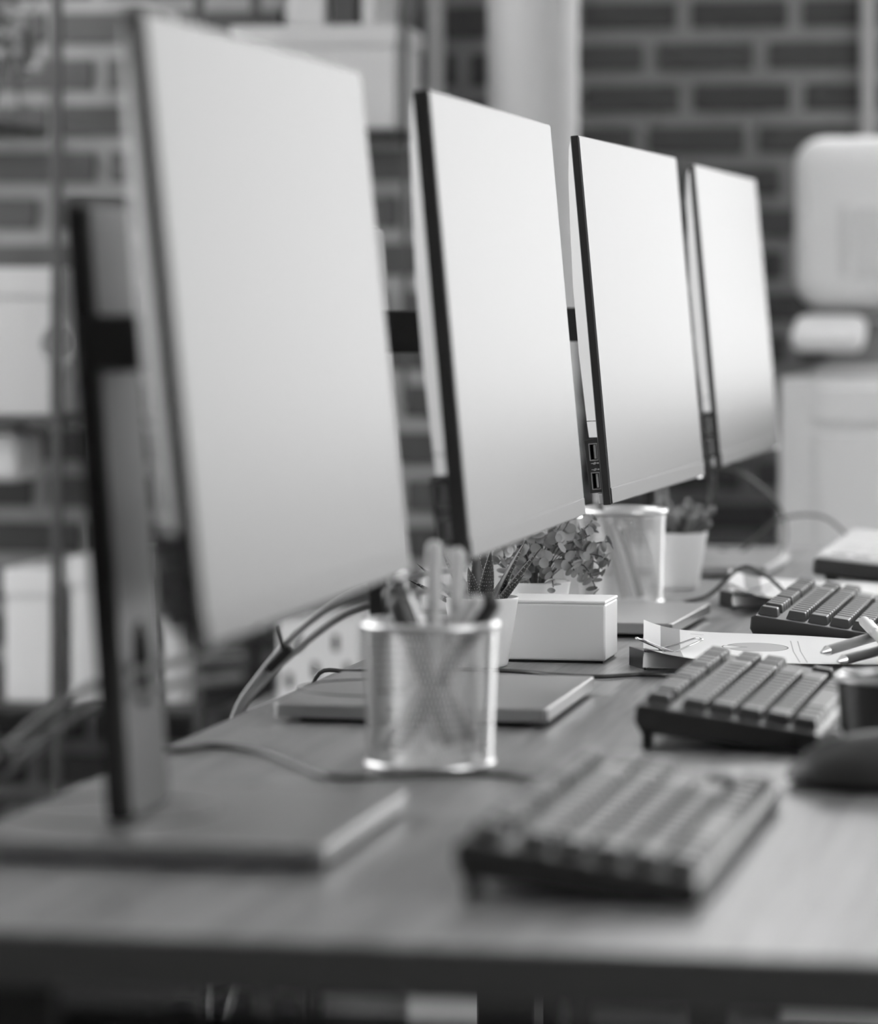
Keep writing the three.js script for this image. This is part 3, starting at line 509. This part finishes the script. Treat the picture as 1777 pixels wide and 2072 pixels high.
{ // box on a hung shelf, with binders, and the rail beside it
  const g = thing('wall_shelf', 'thin dark wall shelf with a rail, above the nearest monitor', 'shelf', [0, 0, 0]);
  part('board', rspan(-1.34, -1.062, 1.268, 1.2785, -5.19, -4.95, 0.001), M.frameDark, g);
  part('rail', rspan(-1.0585, -1.0515, 0.9, 2.2, -5.0, -4.992, 0.001), grey(0.06, 0.5), g); part('rail', rspan(-1.063, -1.039, 1.335, 2.2, -5.199, -5.18, 0.002), M.casing, g);
  part('bracket', rspan(-1.062, -1.0515, 1.27, 1.2765, -5.19, -4.992, 0.001), M.frameDark, g);
  storageBox(-1.3015, -1.064, 1.2785, 1.4229, -5.17, -4.985, 'wide pale box on the wall shelf between the two near monitors', M.boxCard);
  for (const [x0, x1, h, m, label] of [[-1.225, -1.17, 0.2, M.boxCard, 'pale binder standing on the wide pale box'], [-1.162, -1.125, 0.21, M.frameDark, 'dark binder standing on the wide pale box'], [-1.118, -1.098, 0.19, M.boxCard, 'thin pale binder right of the dark binder']]) {
    const b = thing('ring_binder', label, 'binder', [(x0 + x1) / 2, 1.4229, -5.08], 0, 'binders above the wide box'); part('cover', rbox(x1 - x0, h, 0.15, 0.004, 0, h / 2, 0), m, b); part('label_strip', box((x1 - x0) * 0.5, h * 0.4, 0.001, 0, h * 0.6, 0.0755), M.paper, b);
  }
}
{ // trailing plant at the top left
  const g = thing('trailing_plant', 'blurred trailing plant in the top left corner', 'potted plant', [-1.68, 1.292, -4.98]);
  const pts = [[0, 0], [0.035, 0], [0.05, 0.09], [0.046, 0.09], [0.033, 0.01], [0, 0.01]].map(([x, y]) => new THREE.Vector2(x, y)); part('pot', new THREE.LatheGeometry(pts, 40), M.midGrey, g); part('soil', cyl(0.043, 0.042, 0.005, 30).translate(0, 0.08, 0), M.soil, g);
  for (let s = 0; s < 12; s++) { const a = -0.9 + s * 0.22, R = rr(0.07, 0.115), top = rr(0.10, 0.2), end = rr(-0.0, 0.17); const P = [[0, 0.08, 0], [R * 0.5 * Math.cos(a), top, R * 0.5 * Math.sin(-a)], [R * 0.9 * Math.cos(a), top - 0.01, -R * 0.8 * Math.sin(a)], [R * Math.cos(a) + 0.01, end, -R * Math.sin(a)]];
    const cv = new THREE.CatmullRomCurve3(P.map((p) => V(...p))); part('stem', new THREE.TubeGeometry(cv, 16, 0.0012, 5), M.stem, g); for (let k = 0; k < 7; k++) { const p = cv.getPoint(0.3 + 0.7 * k / 6); leafAt(g, p, V(rr(-1, 1), rr(-0.8, 0.5), rr(-0.3, 1)).normalize(), rr(0.016, 0.028), [M.leafBlur, M.leaf[0]]); } }
  const sh = thing('plant_shelf', 'short dark shelf under the trailing plant', 'shelf', [-1.70, 1.28, -5.03]); part('board', rspan(-0.2, 0.07, 0, 0.012, -0.16, 0.11, 0.001), M.frameDark, sh); for (const x of [-0.15, -0.1]) part('bracket', rspan(x - 0.006, x + 0.006, -0.1, 0, -0.168, -0.15, 0.001), M.frameDark, sh);
}
{ // cabinet and the pale office machine on it
  const g = thing('low_cabinet', 'pale cabinet with drawers beyond the far end of the desk', 'cabinet', [-0.26, 0, -5.6]);
  part('body', rspan(-0.318, 0.36, 0, 0.93, -0.25, 0.238, 0.004), M.cabinet, g);
  for (const [y0, y1] of [[0.865, 0.918], [0.60, 0.852], [0.33, 0.588], [0.06, 0.318]]) { const d = part('drawer', rspan(-0.262, 0.34, y0, y1, 0.236, 0.25, 0.003), M.cabinet, g); part('handle', rspan(-0.02, 0.12, y1 - 0.03, y1 - 0.022, 0.25, 0.265, 0.002), M.silver, d); }
  const p = thing('office_printer', 'large pale rounded office machine with a white tray, on the cabinet', 'printer', [-0.26, 0.93, -5.6]);
  part('lower_body', rspan(-0.255, -0.1, 0, 0.06, -0.19, 0.17, 0.012), M.midGrey, p); part('base', rspan(-0.27, -0.08, 0, 0.018, -0.2, 0.2, 0.006), M.paleGrey, p);
  part('paper_tray', rspan(-0.053, 0.053, -0.019, 0.019, -0.04, 0.04, 0.017), M.tray, p, [-0.248, 0.064, 0.215], [0.35, 0, 0]);
  const u = part('upper_body', rspan(-0.305, -0.08, 0.1, 0.352, -0.2, 0.2, 0.045), grey(0.8, 0.45), p);
  part('column', rspan(-0.285, -0.1, 0.058, 0.102, -0.18, 0.15, 0.01), M.midGrey, p);
  part('front_panel', rspan(-0.236, -0.222, 0.148, 0.252, 0.197, 0.203, 0.002), M.panel, u); part('front_panel', rspan(-0.212, -0.13, 0.145, 0.248, 0.197, 0.205, 0.003), M.panel, u);
}

for (const o of scene.children) o.traverse((c) => { if (c.isMesh) shadows(c); });
renderer.render(scene, camera);
